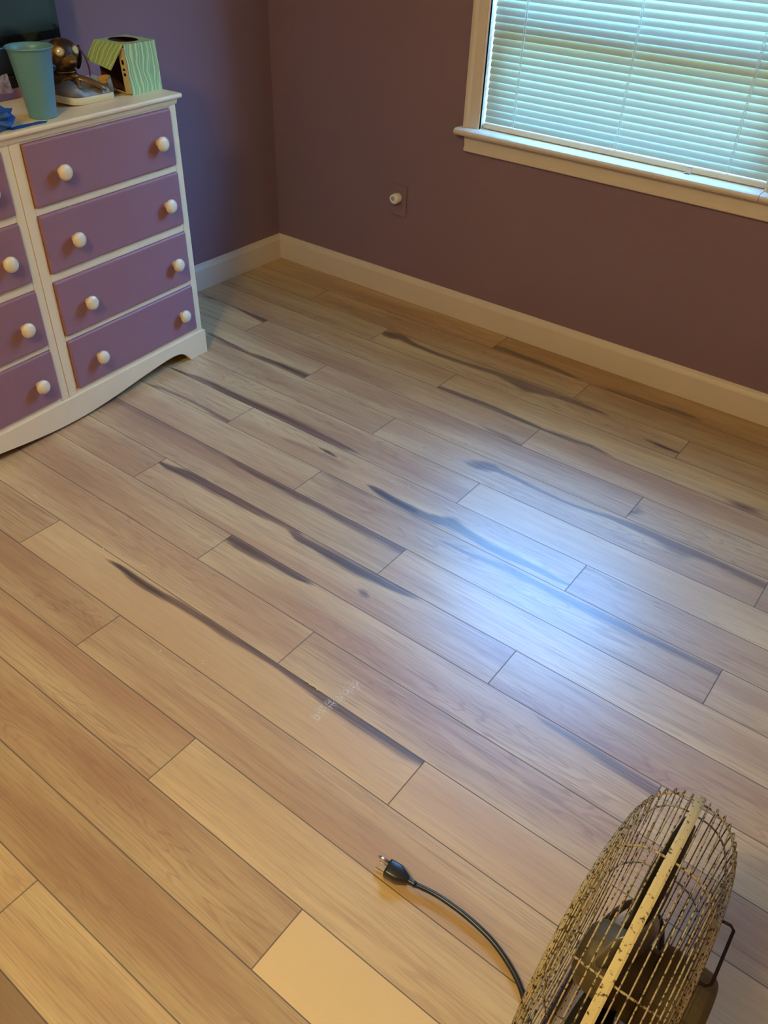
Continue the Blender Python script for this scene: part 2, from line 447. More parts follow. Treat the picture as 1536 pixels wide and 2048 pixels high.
def box(bm, x0, x1, y0, y1, z0, z1, mi=0):
    vs_ = [bm.verts.new(p) for p in ((x0, y0, z0), (x1, y0, z0), (x1, y1, z0), (x0, y1, z0),
                                    (x0, y0, z1), (x1, y0, z1), (x1, y1, z1), (x0, y1, z1))]
    for q in ((0, 3, 2, 1), (4, 5, 6, 7), (0, 1, 5, 4), (1, 2, 6, 5), (2, 3, 7, 6), (3, 0, 4, 7)):
        fc = bm.faces.new([vs_[i] for i in q])
        fc.material_index = mi
    return vs_


def prism(bm, poly, axis, a0, a1):
    """extrude a 2D outline along an axis ('x': outline is (y,z); 'y': (x,z); 'z': (x,y))"""
    def pt(p, a):
        return {'x': (a, p[0], p[1]), 'y': (p[0], a, p[1]), 'z': (p[0], p[1], a)}[axis]
    lo = [bm.verts.new(pt(p, a0)) for p in poly]
    hi = [bm.verts.new(pt(p, a1)) for p in poly]
    bm.faces.new(lo[::-1])
    bm.faces.new(hi)
    n = len(poly)
    for i in range(n):
        bm.faces.new((lo[i], lo[(i + 1) % n], hi[(i + 1) % n], hi[i]))


def tube(bm, pts, r, seg=8, closed=False, cap=True):
    """round bar along a polyline; r may be a list"""
    pts = [Vector(p) for p in pts]
    n = len(pts)
    rs = r if isinstance(r, (list, tuple)) else [r] * n
    rings_ = []
    prev = None
    for i, p in enumerate(pts):
        a = pts[(i - 1) % n] if (closed or i > 0) else pts[i]
        b = pts[(i + 1) % n] if (closed or i < n - 1) else pts[i]
        d = (b - a).normalized()
        if prev is None:
            ref = Vector((0, 0, 1)) if abs(d.z) < 0.9 else Vector((1, 0, 0))
            s = d.cross(ref).normalized()
        else:
            s = (prev - d * prev.dot(d)).normalized()
        prev = s
        w_ = d.cross(s)
        rings_.append([bm.verts.new(p + (s * math.cos(k * 2 * math.pi / seg) + w_ * math.sin(k * 2 * math.pi / seg)) * rs[i])
                       for k in range(seg)])
    m = n if closed else n - 1
    for i in range(m):
        A, B = rings_[i], rings_[(i + 1) % n]
        for k in range(seg):
            bm.faces.new((A[k], A[(k + 1) % seg], B[(k + 1) % seg], B[k]))
    if cap and not closed:
        bm.faces.new(rings_[0][::-1])
        bm.faces.new(rings_[-1])


def lathe(bm, prof, origin=(0, 0, 0), axis='z', seg=32):
    """surface of revolution; prof = [(radius, along)]"""
    o = Vector(origin)
    rings_ = []
    for rr, h in prof:
        ring = []
        for k in range(seg):
            c_, s_ = math.cos(2 * math.pi * k / seg), math.sin(2 * math.pi * k / seg)
            p = {'z': (rr * c_, rr * s_, h), 'x': (h, rr * c_, rr * s_), 'y': (rr * c_, h, rr * s_)}[axis]
            ring.append(bm.verts.new(o + Vector(p)))
        rings_.append(ring)
    for A, B in zip(rings_, rings_[1:]):
        for k in range(seg):
            bm.faces.new((A[k], A[(k + 1) % seg], B[(k + 1) % seg], B[k]))
    if prof[0][0] > 1e-6:
        bm.faces.new(rings_[0][::-1])
    if prof[-1][0] > 1e-6:
        bm.faces.new(rings_[-1])
    bmesh.ops.remove_doubles(bm, verts=bm.verts[:], dist=1e-6)


def ellipsoid(bm, c_, r_, rot=None, seg=24):
    mt = Matrix.Translation(c_)
    if rot is not None:
        mt = mt @ rot
    mt = mt @ Matrix.Diagonal((*r_, 1))
    bmesh.ops.create_uvsphere(bm, u_segments=seg, v_segments=seg // 2, radius=1.0, matrix=mt)


def smooth_path(pts, per=8):
    """Catmull-Rom through the points"""
    P = [Vector(p) for p in pts]
    P = [P[0] * 2 - P[1]] + P + [P[-1] * 2 - P[-2]]
    out = []
    for i in range(1, len(P) - 2):
        for k in range(per):
            t_ = k / per
            a, b, c_, d = P[i - 1], P[i], P[i + 1], P[i + 2]
            out.append(0.5 * ((2 * b) + (c_ - a) * t_ + (2 * a - 5 * b + 4 * c_ - d) * t_ ** 2 + (3 * b - a - 3 * c_ + d) * t_ ** 3))
    out.append(P[-2])
    return out


def tag(o, label, cat, group=None):
    o['label'] = label
    o['category'] = cat
    if group:
        o['group'] = group
    return o


def thing(name, label, cat, loc=(0, 0, 0), rotz=0.0, group=None):
    o = bpy.data.objects.new(name, None)
    o.empty_display_size = 0.05
    COL.objects.link(o)
    o.location = loc
    o.rotation_euler = (0, 0, rotz)
    return tag(o, label, cat, group)


def struct(o, label=None):
    o['kind'] = 'structure'
    if label:
        o['label'] = label
    return o


# ------------------------------------------------------------------ room shell
RX0, RX1, RY0, RY1, RZ = -0.013, 3.5, -4.3, 0.013, 2.44
bm = bmesh.new()
for (x0, x1, z0, z1) in ((RX0 - .12, WIN_X0 - .012, -0.05, RZ), (WIN_X1 + .012, RX1 + .12, -0.05, RZ),
                         (WIN_X0 - .012, WIN_X1 + .012, -0.05, WIN_Z0 - .025), (WIN_X0 - .012, WIN_X1 + .012, WIN_Z1 + .012, RZ)):
    box(bm, x0, x1, RY1, RY1 + 0.16, z0, z1)
struct(finish(bm, 'wall_back', M['wall']), 'purple wall holding the window')
bm = bmesh.new()
box(bm, RX0 - .12, RX0, RY0, RY1, -0.05, RZ)
struct(finish(bm, 'wall_left', M['wall']), 'purple wall behind the dresser')
bm = bmesh.new()
box(bm, RX1, RX1 + .12, RY0, RY1, -0.05, RZ)
struct(finish(bm, 'wall_right', M['wall']))
bm = bmesh.new()
box(bm, RX0 - .12, RX1 + .12, RY0 - .12, RY0, -0.05, RZ)
struct(finish(bm, 'wall_front', M['wall']))
bm = bmesh.new()
box(bm, RX0 - .12, RX1 + .12, RY0 - .12, RY1 + .16, RZ, RZ + .08)
struct(finish(bm, 'ceiling', M['ceiling']))


def baseboard(name, axis, a0, a1):
    prof = [(0.0, 0.0), (0.0, 0.084), (-0.002, 0.086), (-0.0035, 0.090), (-0.008, 0.096), (-0.010, 0.104), (-0.013, 0.106), (-0.013, 0.0)]
    bm_ = bmesh.new()
    if axis == 'x':
        prism(bm_, [(-p[0], p[1]) for p in prof], 'x', a0, a1)
    else:
        prism(bm_, prof, 'y', a0, a1)
    return struct(finish(bm_, name, M['trim']))


baseboard('baseboard_back', 'x', -0.013, RX1)
baseboard('baseboard_left', 'y', RY0, 0.013)

# ------------------------------------------------------------------ laminate floor
PW, Y_SEAM, PL = 0.125, 0.1254, 9.67 * 0.125
CRUMBS = ((0.684, -1.733), (1.010, -1.757), (1.149, -1.725), (1.395, -1.891), (1.499, -1.855), (1.631, -1.924),
          (1.661, -1.949), (1.370, -1.830), (2.031, -1.963), (1.414, -1.036), (1.46, -1.02))
SCRAPE = ((1.790, -1.805), (1.788, -1.785), (1.792, -1.760), (1.797, -1.735), (1.800, -1.710), (1.801, -1.688))


def first_joint(row):
    k = row % 3
    u0 = {1: 12.83 + .015 * (row - 1) - 9.67, 2: 6.45 + .012 * (row - 2), 0: 9.63 + .02 * (row - 3) - 9.67}[k]
    return u0 * PW


TINTS = {(14, 1.0): 0.55, (14, 2.5): 0.5, (16, 2.2): 0.35, (17, 2.5): 1.3, (15, 0.8): -0.1, (18, 1.0): -0.5, (16, 1.0): -0.05,
         (20, 1.5): -1.1, (21, 1.5): -1.1, (21, 2.3): -1.0, (20, 2.5): -0.2, (7, 2.1): 0.45, (13, 2.0): -0.08, (15, 1.8): 0.1, (9, 1.0): 0.05, (1, 2.0): -0.35, (0, 2.0): -0.45,
         (5, 1.2): -0.05, (10, 2.0): 0.15, (11, 1.4): 0.02, (12, 2.0): 0.05, (19, 1.6): 0.15, (13, 1.0): 0.15, (6, 1.6): 0.1,
         (18, 2.3): -0.42, (19, 1.2): -0.2, (3, 1.6): -0.05, (4, 1.0): -0.18, (1, 1.2): -0.12, (12, 1.0): 0.0}


def plank_tint(row, x0, x1):
    for (r_, xx), tv in TINTS.items():
        if r_ == row and x0 <= xx < x1:
            return tv
    return random.uniform(-0.28, 0.20)


def build_floor():
    co, quads, uvs, rn, ti, st, wh, ed = [], [], [], [], [], [], [], []
    base_i = 0
    rows_n = 36
    for row in range(-1, rows_n):
        ya = -(Y_SEAM + (row - 1) * PW)
        yb = ya - PW
        x = first_joint(row)
        while x > RX0:
            x -= PL
        while x < RX1:
            x0, x1 = x, x + PL
            x = x1
            if x1 < RX0:
                continue
            tint_ = plank_tint(row, max(x0, 0), x1)
            r_ = random.random()
            detail = (yb < 0.1) and (ya > -2.6) and x0 < 2.8
            nx, ny = (112, 30) if detail else (4, 3)
            gx = np.clip(np.linspace(x0, x1, nx + 1), RX0, RX1)
            gy = np.clip(np.linspace(ya, yb, ny + 1), RY0, RY1)
            X, Y = np.meshgrid(gx, gy, indexing='ij')
            n_ = X.size
            co.append(np.stack([X, Y, np.zeros_like(X)], -1).reshape(-1, 3))
            idx = np.arange(n_).reshape(nx + 1, ny + 1) + base_i
            q = np.stack([idx[:-1, :-1], idx[:-1, 1:], idx[1:, 1:], idx[1:, :-1]], -1).reshape(-1, 4)
            quads.append(q)
            uvs.append(np.stack([X - x0, ya - Y], -1).reshape(-1, 2))
            rn.append(np.full(n_, r_))
            ti.append(np.full(n_, tint_))
            ed.append(np.minimum(X - x0, x1 - X).reshape(-1))
            S = np.zeros_like(X)
            for (sr, pts) in STREAKS:
                if sr != row or pts[-1][0] < x0 or pts[0][0] > x1:
                    continue
                xm = 0.5 * (pts[0][0] + pts[-1][0])
                if not (x0 <= xm <= x1):
                    continue
                P = np.array(pts)
                # streaks that end blunt at a plank joint are carried to the joint
                if abs(P[0, 0] - x0) < 0.035:
                    P[0, 0] = x0 - 0.002
                if abs(P[-1, 0] - x1) < 0.035:
                    P[-1, 0] = x1 + 0.002
                yc = np.interp(X, P[:, 0], P[:, 1])
                hw = np.interp(X, P[:, 0], P[:, 2])
                inside = (X >= P[0, 0]) & (X <= P[-1, 0])
                wob = 0.0010 * np.sin(X * 23 + sr) + 0.0005 * np.sin(X * 61 + 2 * sr)
                d = np.abs(Y - yc - wob) / np.maximum(hw * 1.15, 0.001)
                blunt0, blunt1 = P[0, 0] < x0, P[-1, 0] > x1
                e0 = 1.0 if blunt0 else np.clip((X - P[0, 0]) / 0.06, 0, 1) ** .6
                e1 = 1.0 if blunt1 else np.clip((P[-1, 0] - X) / 0.06, 0, 1) ** .6
                mloc = np.clip((1.5 - d) / 1.1, 0, 1) * np.interp(X, P[:, 0], P[:, 3]) * e0 * e1
                S = np.maximum(S, np.where(inside, mloc, 0))
            st.append(S.reshape(-1))
            Wm = np.zeros_like(X)
            for (cx_, cy_) in SCRAPE:
                dd = np.hypot(X - cx_, Y - cy_)
                Wm = np.maximum(Wm, np.clip(1.6 - dd / 0.010, 0, 1))
            wh.append(Wm.reshape(-1))
            base_i += n_
    co = np.concatenate(co)
    quads = np.concatenate(quads)
    me = bpy.data.meshes.new('floor')
    me.vertices.add(len(co))
    me.vertices.foreach_set('co', co.astype(np.float32).ravel())
    me.loops.add(quads.size)
    me.polygons.add(len(quads))
    me.loops.foreach_set('vertex_index', quads.astype(np.int32).ravel())
    me.polygons.foreach_set('loop_start', np.arange(0, quads.size, 4, dtype=np.int32))
    me.polygons.foreach_set('loop_total', np.full(len(quads), 4, dtype=np.int32))
    me.update(calc_edges=True)
    lay = me.uv_layers.new(name='plank')
    lay.data.foreach_set('uv', np.concatenate(uvs)[quads.ravel()].astype(np.float32).ravel())
    for nm, arr in (('rnd', rn), ('tint', ti), ('streak', st), ('white', wh), ('enddist', ed)):
        at_ = me.attributes.new(nm, 'FLOAT', 'POINT')
        at_.data.foreach_set('value', np.concatenate(arr).astype(np.float32))
    me.materials.append(M['floor'])
    o = bpy.data.objects.new('floor', me)
    COL.objects.link(o)
    return struct(o, 'wood-look laminate plank floor')


build_floor()

# ------------------------------------------------------------------ window
win = bpy.data.objects.new('window_1', None)
COL.objects.link(win)
win.location = ((WIN_X0 + WIN_X1) / 2, 0.013, WIN_Z0)
struct(win, 'window with cream painted frame')


def wpart(bm_, name, mat, **kw):
    o = finish(bm_, name, mat, **kw)
    o.parent = win
    o.matrix_parent_inverse = Matrix.Translation(-Vector(win.location))
    return o


CW = 0.062


def casing_prof():
    # across width (0 = inner edge) , depth out of the wall
    return [(0, 0), (0, 0.010), (0.006, 0.0125), (0.010, 0.0115), (0.014, 0.0125), (0.040, 0.0150), (0.044, 0.0165), (0.050, 0.0185), (0.060, 0.0185), (CW, 0.016), (CW, 0)]


bm = bmesh.new()
for side in (-1, 1):
    xi = WIN_X0 if side < 0 else WIN_X1
    prism(bm, [(xi + side * p[0], 0.013 - p[1]) for p in casing_prof()], 'z', WIN_Z0, WIN_Z1 + CW)
prism(bm, [(0.013 - p[1], WIN_Z1 + p[0]) for p in casing_prof()], 'x', WIN_X0 - CW, WIN_X1 + CW)
wpart(bm, 'casing', M['trim'])
bm = bmesh.new()
prism(bm, [(0.060, 0.684), (-0.028, 0.684), (-0.036, 0.687), (-0.0405, 0.693), (-0.041, 0.698), (-0.038, 0.7035), (-0.031, 0.7065), (-0.020, 0.7075), (0.060, 0.7075)], 'x', WIN_X0, WIN_X1)
wpart(bm, 'sill', M['trim'], smooth=False)
bm = bmesh.new()
for xa, xb in ((WIN_X0 - CW - 0.016, WIN_X0), (WIN_X1, WIN_X1 + CW + 0.016)):
    prism(bm, [(0.013, 0.684), (-0.028, 0.684), (-0.036, 0.687), (-0.0405, 0.693), (-0.041, 0.698), (-0.038, 0.7035), (-0.031, 0.7065), (-0.020, 0.7075), (0.013, 0.7075)], 'x', xa, xb)
wpart(bm, 'sill_horn', M['trim'], smooth=False, bevel=0.004, segs=2)
bm = bmesh.new()
prism(bm, [(0.013, 0.684), (-0.004, 0.684), (-0.008, 0.676), (-0.006, 0.672), (-0.004, 0.660), (-0.002, 0.646), (-0.006, 0.642), (-0.006, 0.632), (-0.003, 0.629), (0.013, 0.629)], 'x', WIN_X0 - CW + 0.012, WIN_X1 + CW - 0.012)
wpart(bm, 'apron', M['trim'])
bm = bmesh.new()
box(bm, WIN_X0 - .012, WIN_X0, 0.003, 0.17, WIN_Z0, WIN_Z1)
box(bm, WIN_X1, WIN_X1 + .012, 0.003, 0.17, WIN_Z0, WIN_Z1)
box(bm, WIN_X0 - .012, WIN_X1 + .012, 0.003, 0.17, WIN_Z1, WIN_Z1 + .012)
box(bm, WIN_X0, WIN_X1, 0.060, 0.17, WIN_Z0 - .025, WIN_Z0)
wpart(bm, 'jamb', M['trim'])
# double hung sashes
MEET = 1.045


def sash(y0, y1, z0, z1):
    b = bmesh.new()
    box(b, WIN_X0, WIN_X0 + .045, y0, y1, z0, z1)
    box(b, WIN_X1 - .045, WIN_X1, y0, y1, z0, z1)
    box(b, WIN_X0 + .045, WIN_X1 - .045, y0, y1, z0, z0 + .05)
    box(b, WIN_X0 + .045, WIN_X1 - .045, y0, y1, z1 - .045, z1)
    wpart(b, 'sash', M['trim'], bevel=0.003)
    b = bmesh.new()
    ym = (y0 + y1) / 2
    box(b, WIN_X0 + .045, WIN_X1 - .045, ym - .002, ym + .002, z0 + .05, z1 - .045)
    wpart(b, 'pane', M['glass'])


sash(0.078, 0.108, WIN_Z0, MEET)
sash(0.112, 0.140, MEET - 0.03, WIN_Z1)

# ------------------------------------------------------------------ mini blind
blind = thing('window_blind', 'white horizontal slat blind, nearly closed, hanging in the window', 'window blind',
              ((WIN_X0 + WIN_X1) / 2, 0.032, 0.708))


def bpart(bm_, name, mat, **kw):
    o = finish(bm_, name, mat, **kw)
    o.parent = blind
    o.matrix_parent_inverse = Matrix.Translation(-Vector(blind.location))
    return o


BX0, BX1, BY = WIN_X0 + 0.0045, WIN_X1 - 0.0045, 0.034
PITCH, SW = 0.0213, 0.0254
bm = bmesh.new()
z = 0.7395
i = 0
while z < WIN_Z1 - 0.06:
    tilt = math.radians(70 + random.uniform(-1.5, 1.5))
    if z > 1.06:
        tilt = math.radians(64 + random.uniform(-3, 3))
    nseg, ncr = 24, 5
    sag = random.uniform(-0.0006, 0.0006)
    yaw = random.uniform(-0.0012, 0.0012)
    grid = []
    for a in range(nseg + 1):
        fx = a / nseg
        x = BX0 + (BX1 - BX0) * fx
        row_ = []
        for b in range(ncr + 1):
            s = (b / ncr - 0.5) * SW
            crown = 0.0022 * (1 - (2 * s / SW) ** 2)
            # s>0 is the room-side lower edge
            dy = -s * math.cos(tilt) - crown * math.sin(tilt)
            dz = -s * math.sin(tilt) + crown * math.cos(tilt)
            row_.append(bm.verts.new((x, BY + dy, z + dz + sag * math.sin(fx * 7 + i) + yaw * (fx - .5))))
        grid.append(row_)
    for a in range(nseg):
        for b in range(ncr):
            bm.faces.new((grid[a][b], grid[a + 1][b], grid[a + 1][b + 1], grid[a][b + 1]))
    z += PITCH
    i += 1
slats = bpart(bm, 'slats', M['slat'], smooth=True)
bm = bmesh.new()
box(bm, BX0, BX1, BY - .013, BY + .013, 0.7085, 0.7265)
bpart(bm, 'bottom_rail', M['vinyl'], bevel=0.004, segs=3)
bm = bmesh.new()
box(bm, BX0, BX1, BY - .018, BY + .018, WIN_Z1 - .04, WIN_Z1 - .002)
bpart(bm, 'head_rail', M['vinyl'], bevel=0.003)
for cx_ in (1.092, 1.465, 1.825):
    bm = bmesh.new()
    for yy, dx in ((BY - .0125, -.0035), (BY - .0125, .0035), (BY + .0125, 0)):
        tube(bm, [(cx_ + dx, yy, 0.727), (cx_ + dx, yy, WIN_Z1 - .04)], 0.0006, 5)
    zz = 0.7395
    while zz < WIN_Z1 - .08:
        tube(bm, [(cx_ - .004, BY - .0128, zz - .013), (cx_ + .004, BY - .0128, zz - .012)], 0.0011, 5)
        zz += PITCH
    bpart(bm, 'ladder_cord', M['cord'])
bm = bmesh.new()
box(bm, 1.706, 1.720, BY - .026, BY - .0235, 0.7078, 0.7280)
box(bm, 1.706, 1.720, BY - .026, BY - .012, 0.7260, 0.7285)
box(bm, 1.700, 1.720, BY - .026, BY - .016, 0.7078, 0.7095)
bpart(bm, 'hold_down_bracket', M['vinyl'])

# ------------------------------------------------------------------ wall outlet and plug-in
outlet = thing('wall_outlet', 'purple painted outlet cover on the wall below the window', 'wall outlet', (0.642, 0.013, 0.392))
bm = bmesh.new()
box(bm, -.035, .035, -.006, 0, -.0585, .0585)
finish(bm, 'cover_plate', M['wall'], outlet, bevel=0.003)
bm = bmesh.new()
lathe(bm, [(0.0165, 0.0), (0.0165, -.008), (0.0, -.008)], (0, 0, -.02), 'y', 24)
finish(bm, 'socket', M['wall'], outlet)
lite = thing('plug_in_light', 'small round white plug-in device sticking out of the wall outlet', 'night light', (0.642, 0.004, 0.406))
bm = bmesh.new()
lathe(bm, [(0.0, 0.002), (0.017, 0.002), (0.019, -.004), (0.0195, -.020), (0.018, -.030), (0.0165, -.033), (0.0, -.033)], (0, 0, 0), 'y', 32)
finish(bm, 'housing', M['plug_white'], lite, smooth=True)
bm = bmesh.new()
lathe(bm, [(0.0, -.032), (0.014, -.032), (0.0145, -.037), (0.0115, -.0385), (0.009, -.036), (0.0, -.0355)], (-.001, 0, .003), 'y', 28)
finish(bm, 'lens_ring', [M['plug_white']], lite, smooth=True)
bm = bmesh.new()
lathe(bm, [(0.0, -.0365), (0.0085, -.0365), (0.006, -.038), (0.0, -.0385)], (-.001, 0, .003), 'y', 24)
finish(bm, 'lens', M['plug_grey'], lite, smooth=True)

# ------------------------------------------------------------------ dresser
DA = math.radians(4.2)
DH = 0.857
DX, DY = 0.41, -0.83
dresser = thing('dresser', 'cream painted dresser with purple drawers and round cream knobs', 'dresser', (DX, DY, 0), DA)
DL = 1.19


def dl(s, d, z=DH):
    """dresser coordinates (s along the front from its right end, d back from the front) -> world"""
    c_, s_ = math.cos(DA), math.sin(DA)
    lx, ly = -d, -s
    return Vector((DX + lx * c_ - ly * s_, DY + lx * s_ + ly * c_, z))


bm = bmesh.new()
box(bm, -.375, -.020, -DL + .010, -.010, 0.06, .842)
box(bm, -.375, -.020, -.028, -.0095, 0.0, .06)
box(bm, -.375, -.020, -DL + .0095, -DL + .028, 0.0, .06)
finish(bm, 'carcass', M['dresser_white'], dresser, bevel=0.002)
bm = bmesh.new()
xf0, xf1 = -.020, -.004
for (s0, s1) in ((.0095, .0365), (.565, .5975), (.5995, .626), (1.153, DL - .0095)):
    box(bm, xf0, xf1, -s1, -s0, 0.08, .842)
box(bm, xf0, xf1 - .003, -.5995, -.5975, 0.08, .842)
for (s0, s1) in ((.0365, .565), (.626, 1.153)):
    for (z0, z1) in ((.084, .106), (.266, .283), (.450, .475), (.638, .659), (.822, .842)):
        box(bm, xf0, xf1 - .001, -s1, -s0, z0, z1)
finish(bm, 'face_frame', M['dresser_white'], dresser, bevel=0.0012, segs=1)
# drawers
for (s0, s1) in ((.0375, .5635), (.6275, 1.1515)):
    for (z0, z1) in ((.660, .8215), (.4765, .6375), (.284, .4495), (.1065, .2655)):
        bm = bmesh.new()
        box(bm, -.035, .004, -s1, -s0, z0, z1)
        dr = finish(bm, 'drawer', M['dresser_purple'], dresser, bevel=0.005, segs=3)
        bm = bmesh.new()
        zc = (z0 + z1) / 2 - .004
        for sk in (s0 + .066, s1 - .096 + .002):
            pass
        bm.free()
        for sk in (s0 + .067, s1 - .097):
            bm = bmesh.new()
            lathe(bm, [(0.0, 0.003), (0.010, 0.003), (0.0085, 0.008), (0.009, 0.013), (0.016, 0.016), (0.0205, 0.021), (0.0215, 0.026),
                       (0.0195, 0.031), (0.013, 0.0345), (0.006, 0.036), (0.0, 0.0362)], (0, 0, 0), 'x', 28)
            kn = finish(bm, 'knob', M['knob'], dr, smooth=True)
            kn.location = (0, -sk, zc)
# shaped plinth
half = [(0.0, 0.0), (.083, 0.0), (.090, .010), (.098, .020), (.110, .032), (.124, .040), (.140, .0445), (.165, .0465), (.20, .045), (.24, .041), (.29, .036),
        (.34, .030), (.40, .022), (.46, .0155), (.53, .010), (DL / 2, .0085)]
pts = half + [(DL - a, b) for a, b in half[::-1][1:]] + [(DL, .082), (DL - .003, .0885), (.003, .0885), (0, .082)]
bm = bmesh.new()
prism(bm, [(-a, b) for a, b in pts], 'x', -.016, .002)
finish(bm, 'plinth', M['dresser_white'], dresser, bevel=0.0015, segs=2)
bm = bmesh.new()
box(bm, -.385, .011, -DL - .010, .011, .8435, DH)
finish(bm, 'top', M['dresser_white'], dresser, bevel=0.0055, segs=4)
bm = bmesh.new()
prism(bm, [(-.020, .829), (-.001, .829), (.001, .834), (.003, .840), (.003, .8436), (-.020, .8436)], 'y', -DL + .006, -.006)
finish(bm, 'cornice_molding', M['dresser_white'], dresser)

# ------------------------------------------------------------------ things on the dresser
# turquoise cup
cup = thing('plastic_cup', 'tall turquoise plastic cup at the front of the dresser top', 'cup', dl(.435, .062))
bm = bmesh.new()
lathe(bm, [(0.0, 0.003), (0.030, 0.001), (0.0345, 0.0), (0.036, 0.002), (0.0362, 0.012), (0.0385, 0.030), (0.0535, 0.155), (0.0568, 0.1625),
           (0.0595, 0.1635), (0.0600, 0.1655), (0.0585, 0.167), (0.0555, 0.1665), (0.0520, 0.155), (0.0370, 0.030), (0.033, 0.006), (0.0, 0.005)], seg=48)
finish(bm, 'cup_body', M['cup'], cup, smooth=True)

# tissue box
tb = thing('tissue_box', 'green wavy-striped cube tissue box with its torn side hanging open', 'tissue box', dl(.0515, .128), DA)
BW, BD, BH = .060, .060, .133   # half width (along the dresser), half depth, height


def uvquad(bm_, pts_, uv_, mi=0, us=None):
    vs_ = [bm_.verts.new(p) for p in pts_]
    fc = bm_.faces.new(vs_)
    fc.material_index = mi
    lay_ = bm_.loops.layers.uv.get('face') or bm_.loops.layers.uv.new('face')
    for l_, q in zip(fc.loops, uv_):
        l_[lay_].uv = q
    return fc


def sheet(name, pts_, uv_, mat_out, mat_in, parent, th=0.0008, n=None):
    """a piece of carton: quad with real thickness, printed outside and bare inside"""
    P = [Vector(p) for p in pts_]
    nrm = (P[1] - P[0]).cross(P[2] - P[0]).normalized()
    b = bmesh.new()
    uvquad(b, P, uv_, 0)
    Q = [p - nrm * th for p in P]
    uvquad(b, Q[::-1], uv_[::-1], 1)
    for k in range(len(P)):
        k2 = (k + 1) % len(P)
        uvquad(b, [P[k], Q[k], Q[k2], P[k2]], [(0, 0)] * 4, 1)
    me = bpy.data.meshes.new(name)
    b.to_mesh(me)
    b.free()
    me.materials.append(mat_out)
    me.materials.append(mat_in)
    o = bpy.data.objects.new(name, me)
    COL.objects.link(o)
    o.parent = parent
    return o


# local axes of the box: +x towards the room, -y to the left along the dresser
def F(a, b):
    return [(a, b), (a + .12, b), (a + .12, b + .128), (a, b + .128)]


bm = bmesh.new()
uvquad(bm, [(BD, -BW, 0), (BD, BW, 0), (BD, BW, BH), (BD, -BW, BH)], F(0, 0))                 # front
uvquad(bm, [(BD, BW, 0), (-BD, BW, 0), (-BD, BW, BH), (BD, BW, BH)], F(.2, 0))                # right
uvquad(bm, [(-BD, BW, 0), (-BD, -BW, 0), (-BD, -BW, BH), (-BD, BW, BH)], F(.4, 0))            # back
uvquad(bm, [(BD, -BW, 0), (-BD, -BW, 0), (-BD, BW, 0), (BD, BW, 0)], F(.6, 0))                # bottom
# top with an oval opening
N_ = 32
outer, inner = [], []
for k in range(N_):
    a = 2 * math.pi * k / N_
    ca, sa = math.cos(a), math.sin(a)
    mxx = max(abs(ca), abs(sa))
    outer.append((BD * ca / mxx, BW * sa / mxx, BH))
    inner.append((-.006 + .047 * ca, .039 * sa, BH))
for k in range(N_):
    k2 = (k + 1) % N_
    uvquad(bm, [outer[k], outer[k2], inner[k2], inner[k]], [(.8 + p[1], p[0]) for p in (outer[k], outer[k2], inner[k2], inner[k])])
bmesh.ops.remove_doubles(bm, verts=bm.verts[:], dist=1e-5)
body = finish(bm, 'carton', [M['carton'], M['carton_dark']], tb)
md = body.modifiers.new('solidify', 'SOLIDIFY')
md.thickness = 0.0008
md.offset = -1
md.material_offset = 1
md.material_offset_rim = 1
sheet('upper_flap', [(BD - .002, -BW, BH), (-BD, -BW, BH), (-BD - .006, -BW - .040, BH - .046), (BD - .020, -BW - .046, BH - .062)],
      [(1.0, 0), (1.12, 0), (1.12, .06), (1.0, .06)], M['carton'], M['carton_in'], tb)
sheet('lower_flap', [(BD, -BW, .001), (-BD, -BW, .001), (-BD, -BW - .038, .030), (BD - .02, -BW - .018, .012)],
      [(1.2, 0), (1.32, 0), (1.32, .05), (1.2, .05)], M['carton'], M['carton_in'], tb)
# side tab with punched holes
bm = bmesh.new()
ty = -BW - .001


def strip(x0, x1, z0, z1, mi):
    box(bm, x0, x1, ty - .0008, ty, z0, z1, mi)


holes = ((.050, .058), (.064, .070), (.080, .092))
zs = [0.004, .050, .058, .064, .070, .080, .092, BH - .008]
x0, x1 = BD - .026, BD - .0005
for za, zb in zip(zs, zs[1:]):
    if (za, zb) in holes:
        strip(x0, x0 + .006, za, zb, 0)
        strip(x1 - .010, x1, za, zb, 0)
    else:
        strip(x0, x1, za, zb, 0)
finish(bm, 'side_tab', M['carton_in'], tb)

# the soft carton leans a little to the left
for ch in tb.children:
    for vv in ch.data.vertices:
        vv.co.y -= vv.co.z * 0.085
        vv.co.x += vv.co.z * 0.03

# bronze dog figurine
dog = thing('dog_figurine', 'brown and gold dog figurine with big round rhinestone eyes behind the shoe', 'figurine', dl(.235, .19), DA - math.radians(12))
bm = bmesh.new()
ellipsoid(bm, (-.004, 0, .112), (.041, .046, .037))               # skull
ellipsoid(bm, (.024, .002, .092), (.026, .022, .018))             # muzzle
ellipsoid(bm, (.045, .002, .095), (.009, .010, .008))             # nose
ellipsoid(bm, (.002, 0, .078), (.024, .026, .030))                # neck
ellipsoid(bm, (-.012, 0, .038), (.040, .042, .038))               # chest and body
ellipsoid(bm, (.010, 0, .016), (.034, .036, .016))               # folded paws
dbody = finish(bm, 'body', M['bronze'], dog, smooth=True)
md = dbody.modifiers.new('remesh', 'REMESH')
md.mode = 'VOXEL'
md.voxel_size = 0.0028
md.use_smooth_shade = True
md = dbody.modifiers.new('smooth', 'SMOOTH')
md.iterations = 6
for sy in (-1, 1):
    bm = bmesh.new()
    ellipsoid(bm, (0, 0, 0), (.015, .008, .032))
    er = finish(bm, 'ear', M['bronze'], dog, smooth=True)
    er.location = (-.006, sy * .047, .096)
    er.rotation_euler = (sy * -.15, .15, 0)
